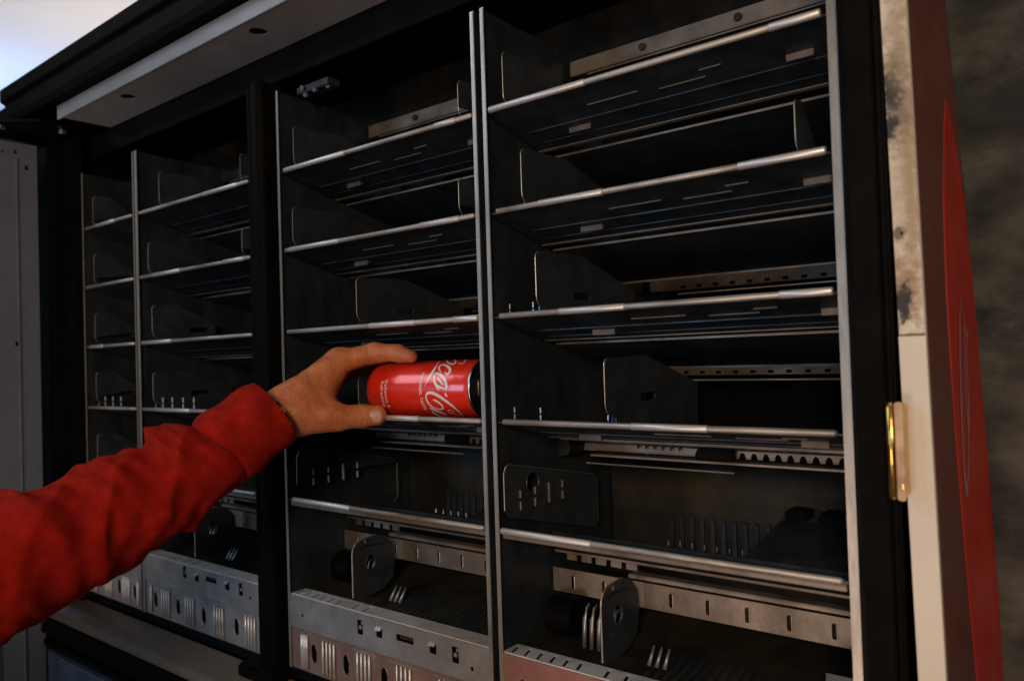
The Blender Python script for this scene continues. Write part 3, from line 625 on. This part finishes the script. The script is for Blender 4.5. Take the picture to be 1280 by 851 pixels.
# ------------------------------------------------------------ person: surface nets from a smooth distance field
def surface_nets(fn, lo, hi, h):
    xs = [np.arange(lo[i], hi[i], h, dtype=np.float32) for i in range(3)]
    X, Y, Z = np.meshgrid(*xs, indexing='ij'); V = fn(X, Y, Z)
    ins = V < 0; nx, ny, nz = V.shape
    cnt = np.zeros((nx - 1, ny - 1, nz - 1), np.float32); acc = np.zeros((nx - 1, ny - 1, nz - 1, 3), np.float32)
    offs = [(i, j, k) for i in (0, 1) for j in (0, 1) for k in (0, 1)]
    sl = lambda o: tuple(slice(o[a], V.shape[a] - 1 + o[a]) for a in range(3))
    for o in offs:
        for a in range(3):
            if o[a]: continue
            p = list(o); p[a] = 1
            v0 = V[sl(o)]; v1 = V[sl(p)]; cr = (v0 < 0) != (v1 < 0)
            t = np.where(cr, v0 / np.where(v0 == v1, 1, v0 - v1), 0)
            cnt += cr
            for b in range(3): acc[..., b] += np.where(cr, o[b] + (t if b == a else 0), 0)
    act = cnt > 0; idx = -np.ones(act.shape, np.int64); idx[act] = np.arange(act.sum())
    g = np.argwhere(act); P = (g + acc[act] / cnt[act][:, None]) * h + np.array(lo)
    quads = []
    for a in range(3):
        b, c_ = (a + 1) % 3, (a + 2) % 3
        s0 = [slice(None)] * 3; s1 = [slice(None)] * 3; s0[a] = slice(0, -1); s1[a] = slice(1, None)
        ch = ins[tuple(s0)] != ins[tuple(s1)]; q = np.argwhere(ch)
        q = q[(q[:, b] > 0) & (q[:, c_] > 0) & (q[:, b] < act.shape[b]) & (q[:, c_] < act.shape[c_])]
        def gi(db, dc):
            r_ = q.copy(); r_[:, b] += db; r_[:, c_] += dc; return idx[r_[:, 0], r_[:, 1], r_[:, 2]]
        Q = np.stack([gi(-1, -1), gi(0, -1), gi(0, 0), gi(-1, 0)], 1)
        fl = ins[tuple(s0)][tuple(q.T)]; Q[~fl] = Q[~fl][:, ::-1]
        quads.append(Q[(Q >= 0).all(1)])
    return P, np.concatenate(quads)
def cone(X, Y, Z, a, b, ra, rb):
    a = np.array(a); b = np.array(b); d = b - a; L2 = (d @ d)
    t = np.clip(((X - a[0]) * d[0] + (Y - a[1]) * d[1] + (Z - a[2]) * d[2]) / L2, 0, 1)
    return np.sqrt((X - a[0] - t * d[0]) ** 2 + (Y - a[1] - t * d[1]) ** 2 + (Z - a[2] - t * d[2]) ** 2) - (ra + (rb - ra) * t)
def smin(a, b, k):
    h_ = np.clip(.5 + .5 * (b - a) / k, 0, 1); return b + (a - b) * h_ - k * h_ * (1 - h_)
def chain(X, Y, Z, pts, rs, k=.006):
    v = None
    for i in range(len(pts) - 1):
        c_ = cone(X, Y, Z, pts[i], pts[i + 1], rs[i], rs[i + 1]); v = c_ if v is None else smin(v, c_, k)
    return v
fing = {
 'index': ([(-.7215, -.0275, .0015), (-.6950, .0065, .0105), (-.6720, .0190, .0090), (-.6540, .0225, .0045)], [.0135, .0110, .0096, .0074]),
 'middle': ([(-.7390, -.0110, .0010), (-.7110, .0310, .0095), (-.6900, .0440, .0070), (-.6860, .0550, .0000)], [.0125, .0102, .0092, .0078]),
 'ring': ([(-.7560, .0040, -.0030), (-.7280, .0460, .0070), (-.7060, .0600, .0010), (-.6900, .0680, -.0080)], [.0118, .0096, .0086, .0074]),
 'little': ([(-.7700, .0160, -.0130), (-.7490, .0500, -.0060), (-.7330, .0650, -.0160), (-.7220, .0700, -.0290)], [.0105, .0085, .0076, .0066])}
wr = (-.7435, -.0930, -.0520)
def hand(X, Y, Z):
    v = None
    for (pts, rs) in fing.values():
        c_ = chain(X, Y, Z, pts, rs, .005); v = c_ if v is None else np.minimum(v, c_)
    pm = None
    for (pts, rs), r0, off in zip(fing.values(), (.020, .019, .018, .017), (0, .008, .016, .024)):
        st = (wr[0] - off * .8, wr[1] + .012 + off * .3, wr[2] + .004)
        c_ = cone(X, Y, Z, st, pts[0], r0, rs[0] + .002); pm = c_ if pm is None else smin(pm, c_, .010)
    v = smin(v, pm, .008)
    # flesh between index knuckle and thumb, thenar pad
    v = smin(v, cone(X, Y, Z, (-.7300, -.0680, -.0330), (-.7225, -.0400, -.0130), .0200, .0150), .010)
    v = smin(v, cone(X, Y, Z, (-.7320, -.0740, -.0560), (-.7140, -.0560, -.0560), .0225, .0170), .012)
    v = smin(v, cone(X, Y, Z, (-.7400, -.0330, -.0200), (-.7230, -.0500, -.0420), .0150, .0140), .012)
    th = chain(X, Y, Z, [(-.7260, -.0700, -.0570), (-.7060, -.0450, -.0610), (-.6905, -.0210, -.0605), (-.6790, -.0085, -.0605)], [.0190, .0140, .0122, .0112], .006)
    v = smin(v, th, .010)
    # wrist and forearm running back into the sleeve
    v = smin(v, cone(X, Y, Z, (-.7440, -.0800, -.0490), (-.7440, -.1180, -.0660), .0250, .0245), .016)
    v = smin(v, cone(X, Y, Z, (-.7440, -.1180, -.0660), (-.7600, -.1700, -.0950), .0245, .0310), .016)
    # creases over the knuckles, soft tendons on the back of the hand
    for P_, N_ in ((fing['index'][0][1], fing['index'][0][2]), (fing['index'][0][2], fing['index'][0][3]), ((-.6905, -.0210, -.0605), (-.6790, -.0085, -.0605)), ((-.7060, -.0450, -.0610), (-.6905, -.0210, -.0605))):
        d_ = np.array(N_) - np.array(P_); d_ /= np.linalg.norm(d_)
        s_ = (X - P_[0]) * d_[0] + (Y - P_[1]) * d_[1] + (Z - P_[2]) * d_[2]
        r2 = (X - P_[0]) ** 2 + (Y - P_[1]) ** 2 + (Z - P_[2]) ** 2
        g_ = np.exp(-r2 / .0155 ** 2)
        for k_ in (-.0042, -.0012, .0018): v = v + .0011 * g_ * np.exp(-((s_ - k_) / .0009) ** 2)
        v = v - .0007 * np.exp(-r2 / .0125 ** 2)
    v = v + .00035 * np.sin(X * 260 + 2 * np.sin(Y * 90)) * np.sin(Z * 210 + Y * 120)
    return v
Pn, Qn = surface_nets(hand, (-.81, -.20, -.135), (-.63, .095, .035), .0012)
# head and neck of the same person, standing outside the frame
hc = np.array([-.80, -.86, .09])
def head(X, Y, Z):
    x, y, z = X - hc[0], Y - hc[1], Z - hc[2]
    v = np.sqrt((x / .076) ** 2 + (y / .094) ** 2 + ((z - .02) / .10) ** 2) - 1; v = v * .08
    v = smin(v, cone(x, y, z, (0, .03, -.05), (0, .055, -.085), .050, .030), .03)
    v = smin(v, cone(x, y, z, (0, .088, .01), (0, .108, -.025), .008, .013), .012)
    for s in (-1, 1):
        v = smin(v, cone(x, y, z, (s * .075, 0, .015), (s * .078, -.004, -.02), .012, .008), .008)
        v = -smin(-v, cone(x, y, z, (s * .032, .100, .012), (s * .032, .1, .012), .013, .013), .012)
    v = smin(v, cone(x, y, z, (-.012, .088, -.052), (.012, .088, -.052), .008, .008), .008)
    v = smin(v, cone(x, y, z, (0, -.02, -.06), (0, -.02, -.22), .056, .064), .03)
    return v
Ph, Qh = surface_nets(head, (-.92, -.99, -.15), (-.68, -.70, .24), .006)
V = np.concatenate([Pn, Ph]); Q = np.concatenate([Qn, Qh + len(Pn)])
person = empty('person', (-.80, -.85, -1.2), 'person reaching in with left hand, red sweatshirt sleeve and bare hand holding the can', 'person')
me = bpy.data.meshes.new('body'); me.from_pydata(V.tolist(), [], Q.tolist())
bm = bmesh.new(); bm.from_mesh(me)
for _ in range(1): bmesh.ops.smooth_vert(bm, verts=bm.verts, factor=.5, use_axis_x=True, use_axis_y=True, use_axis_z=True)
bmesh.ops.recalc_face_normals(bm, faces=bm.faces); bm.to_mesh(me); bm.free()
def put(o): 
    o.parent = person; o.matrix_parent_inverse = Matrix.Translation(-person.location); return o
put(link('body', me, skin, None, True))
hm = lambda X, Y, Z: np.maximum(head(X, Y, Z) - .008, np.maximum((Y - hc[1]) * .8 - (Z - hc[2]) * 1.1 + .035 - .02, -(Z - hc[2]) - .05))
Pq, Qq = surface_nets(hm, (-.92, -.99, -.02), (-.68, -.70, .25), .006)
me = bpy.data.meshes.new('hair'); me.from_pydata(Pq.tolist(), [], Qq.tolist()); put(link('hair', me, hairm, None, True))
me = bpy.data.meshes.new('eye')
for s in (-1, 1):
    e = MB(); 
    for i in range(1): e.tube([(hc[0] + s * .032, hc[1] + .073 + .004 * k, hc[2] + .012) for k in range(5)], [.010, .0115, .011, .009, .005], 12)
    put(e.build('eye', nailm, None, smooth=True))
# thumb nail: curved plate on the outer side of the thumb tip
tipc = Vector((-.6815, -.0115, -.0605)); td = Vector((.68, .73, -.06)).normalized()
view = (Vector((0, -.6, 0)) - tipc).normalized(); nn = (view - td * view.dot(td) + Vector((0, 0, -.15))).normalized(); sd = td.cross(nn)
vs = []; fs = []; na, nb2 = 10, 12
for i in range(na + 1):
    u_ = i / na * 2 - 1
    for j in range(nb2 + 1):
        w_ = (j / nb2 * 2 - 1); wmax = .0088 * (1 - .18 * abs(u_) ** 4) * (1 if u_ < .3 else math.sqrt(max(.05, 1 - ((u_ - .3) / .74) ** 2)))
        a_ = w_ * wmax; ang = a_ / .0092
        r_ = .0116 + (.0002 if abs(w_) < .92 and abs(u_) < .92 else -.0007)
        vs.append(tuple(tipc + td * (u_ * .0078 + .0022) + sd * math.sin(ang) * .0098 + nn * (r_ - .0098 * (1 - math.cos(ang)) - .0011 * max(0, u_) ** 2)))
for i in range(na):
    for j in range(nb2): b_ = i * (nb2 + 1) + j; fs.append((b_, b_ + 1, b_ + nb2 + 2, b_ + nb2 + 1))
me = bpy.data.meshes.new('thumbnail'); me.from_pydata(vs, [], fs); put(link('thumbnail', me, nailm, None, True))

# sleeve: swept cloth tube with folds, ribbed cuff, hem turned in
def catmull(P, n):
    P = [np.array(p, float) for p in P]; out = []
    for i in range(len(P) - 1):
        p0, p1, p2, p3 = P[max(i - 1, 0)], P[i], P[i + 1], P[min(i + 2, len(P) - 1)]
        for k in range(n):
            t = k / n; out.append(.5 * ((2 * p1) + (p2 - p0) * t + (2 * p0 - 5 * p1 + 4 * p2 - p3) * t * t + (3 * p1 - p0 - 3 * p2 + p3) * t ** 3))
    out.append(P[-1]); return np.array(out)
rng = np.random.RandomState(3)
WV = [(rng.uniform(-1, 1), rng.uniform(-1, 1), rng.uniform(0, 6.28)) for _ in range(12)]
def fold(s, th):
    v = 0
    for i, (a_, b_, p_) in enumerate(WV[:6]):
        q = math.sin(s * (42 + 30 * a_) + math.cos(th + p_) * (1.5 + 1.2 * b_) + p_); v += 1.15 * max(0, 1 - math.sqrt(q * q + .015)) ** 1.7 * (.5 + .5 * math.sin(th * 1 + p_ * 2))
    return v / 6
path = catmull([(-.7385, -.1040, -.0500, .0380), (-.7470, -.1300, -.0680, .0420), (-.7590, -.1680, -.0960, .0445), (-.7700, -.2050, -.1170, .0480), (-.7847, -.2664, -.1440, .0535), (-.790, -.3337, -.1660, .0600), (-.800, -.43, -.1950, .068), (-.805, -.54, -.215, .075), (-.805, -.66, -.215, .088), (-.80, -.76, -.22, .10)], 30)
vs = []; fs = []; NT = 160; NR = len(path); S_ = 0
tang = np.gradient(path[:, :3], axis=0); tang /= np.linalg.norm(tang, axis=1)[:, None]
rows = []
for i in range(NR):
    if i: S_ += np.linalg.norm(path[i, :3] - path[i - 1, :3])
    t_ = tang[i]; a_ = np.cross(t_, [0, 0, 1]); a_ /= np.linalg.norm(a_); c_ = np.cross(a_, t_)
    rows.append((S_, path[i, :3], a_, c_, path[i, 3], t_))
def ring(row, dr=0, slant=0):
    S_, p, a_, c_, r_, t_ = row; o_ = []
    for k in range(NT):
        th = 2 * math.pi * k / NT; amp = min(1, max(0, (S_ - .062) / .03))
        top = max(0, .5 + .5 * math.sin(th)); rr = r_ + dr + amp * (.034 * (fold(S_, th) - .16)) + .0016 * math.sin(2 * th + S_ * 30)
        # cuff seam and bulge of cloth above it
        e_ = S_ + .006 * math.sin(th * 2 + 1); rr += .013 * top ** 1.5 * max(0, min(1, (e_ - .072) / .022)) * max(0, min(1, (.121 - e_) / .006)) - .0026 * math.exp(-((e_ - .070) / .0022) ** 2) - .0010 * math.exp(-((e_ - .076) / .0012) ** 2) - .004 * top * math.exp(-((e_ - .128) / .008) ** 2)
        rr += amp * .0016 * math.sin(S_ * 210 + 3 * math.sin(th * 2 + S_ * 14)) * math.sin(th * 3 + S_ * 25); rr += .0013 * math.sin(S_ * 150 + math.sin(th * 3 + 1) * 1.2 + 2 * math.cos(th)) * (1 - amp)
        q = p + rr * (math.cos(th) * a_ + math.sin(th) * c_) + t_ * slant
        o_.append(tuple(q))
    return o_
allr = [ring(rows[13], -.0045), ring(rows[4], -.004), ring(rows[0], -.0035), ring(rows[0], -.0022, -.0012), ring(rows[0], -.0006, -.0010)] + [ring(r_) for r_ in rows]
for r_ in allr: vs += r_
for i in range(len(allr) - 1):
    for k in range(NT): fs.append((i * NT + k, i * NT + (k + 1) % NT, (i + 1) * NT + (k + 1) % NT, (i + 1) * NT + k))
# torso of the sweatshirt, loose, joined to the sleeve mesh at the shoulder
tz = [(-.88, .19, .13), (-.78, .19, .13), (-.70, .20, .14), (-.5, .205, .135), (-.35, .215, .135), (-.25, .215, .125), (-.18, .19, .11), (-.13, .14, .095), (-.095, .085, .08), (-.075, .070, .072)]
b0 = len(vs); NT2 = 64
for z, rx, ry in tz:
    for k in range(NT2):
        th = 2 * math.pi * k / NT2; f_ = 1 + .05 * (fold(z * 1.3, th) - .25)
        vs.append((-.80 + rx * math.cos(th) * f_, -.85 + ry * math.sin(th) * f_, z))
for i in range(len(tz) - 1):
    for k in range(NT2): fs.append((b0 + i * NT2 + k, b0 + i * NT2 + (k + 1) % NT2, b0 + (i + 1) * NT2 + (k + 1) % NT2, b0 + (i + 1) * NT2 + k))
me = bpy.data.meshes.new('sweatshirt'); me.from_pydata(vs, [], fs)
bm = bmesh.new(); bm.from_mesh(me); bmesh.ops.recalc_face_normals(bm, faces=bm.faces); bm.to_mesh(me); bm.free()
put(link('sweatshirt', me, cloth, None, True))
# lower body so the figure stands
tr = MB()
for s in (-1, 1): tr.tube([(-.80 + s * .09, -.85, -.80), (-.80 + s * .10, -.84, -.97), (-.80 + s * .10, -.85, -1.19)], [.10, .075, .06], 20)
put(tr.build('trousers', black, None, smooth=True))
# bracelet on the wrist
br = MB(); wc = np.array([-.7440, -.1065, -.0562]); wt = np.array([-.05, .86, .50]); wt /= np.linalg.norm(wt)
wa = np.cross(wt, [0, 0, 1]); wa /= np.linalg.norm(wa); wb = np.cross(wa, wt)
W = empty('bracelet', tuple(wc), 'dark beaded bracelet with shiny metal beads round the wrist at the cuff', 'bracelet')
for k in range(22):
    th = 2 * math.pi * k / 22; p = (math.cos(th) * wa + math.sin(th) * wb) * .0300
    t2 = (-math.sin(th) * wa + math.cos(th) * wb)
    MB().tube([tuple(p + t2 * q) for q in (-.0036, -.0028, 0, .0028, .0036)], [.001, .0027, .0036, .0027, .001], 10).build('bead', pin if k % 4 == 1 else bead, W, smooth=True)
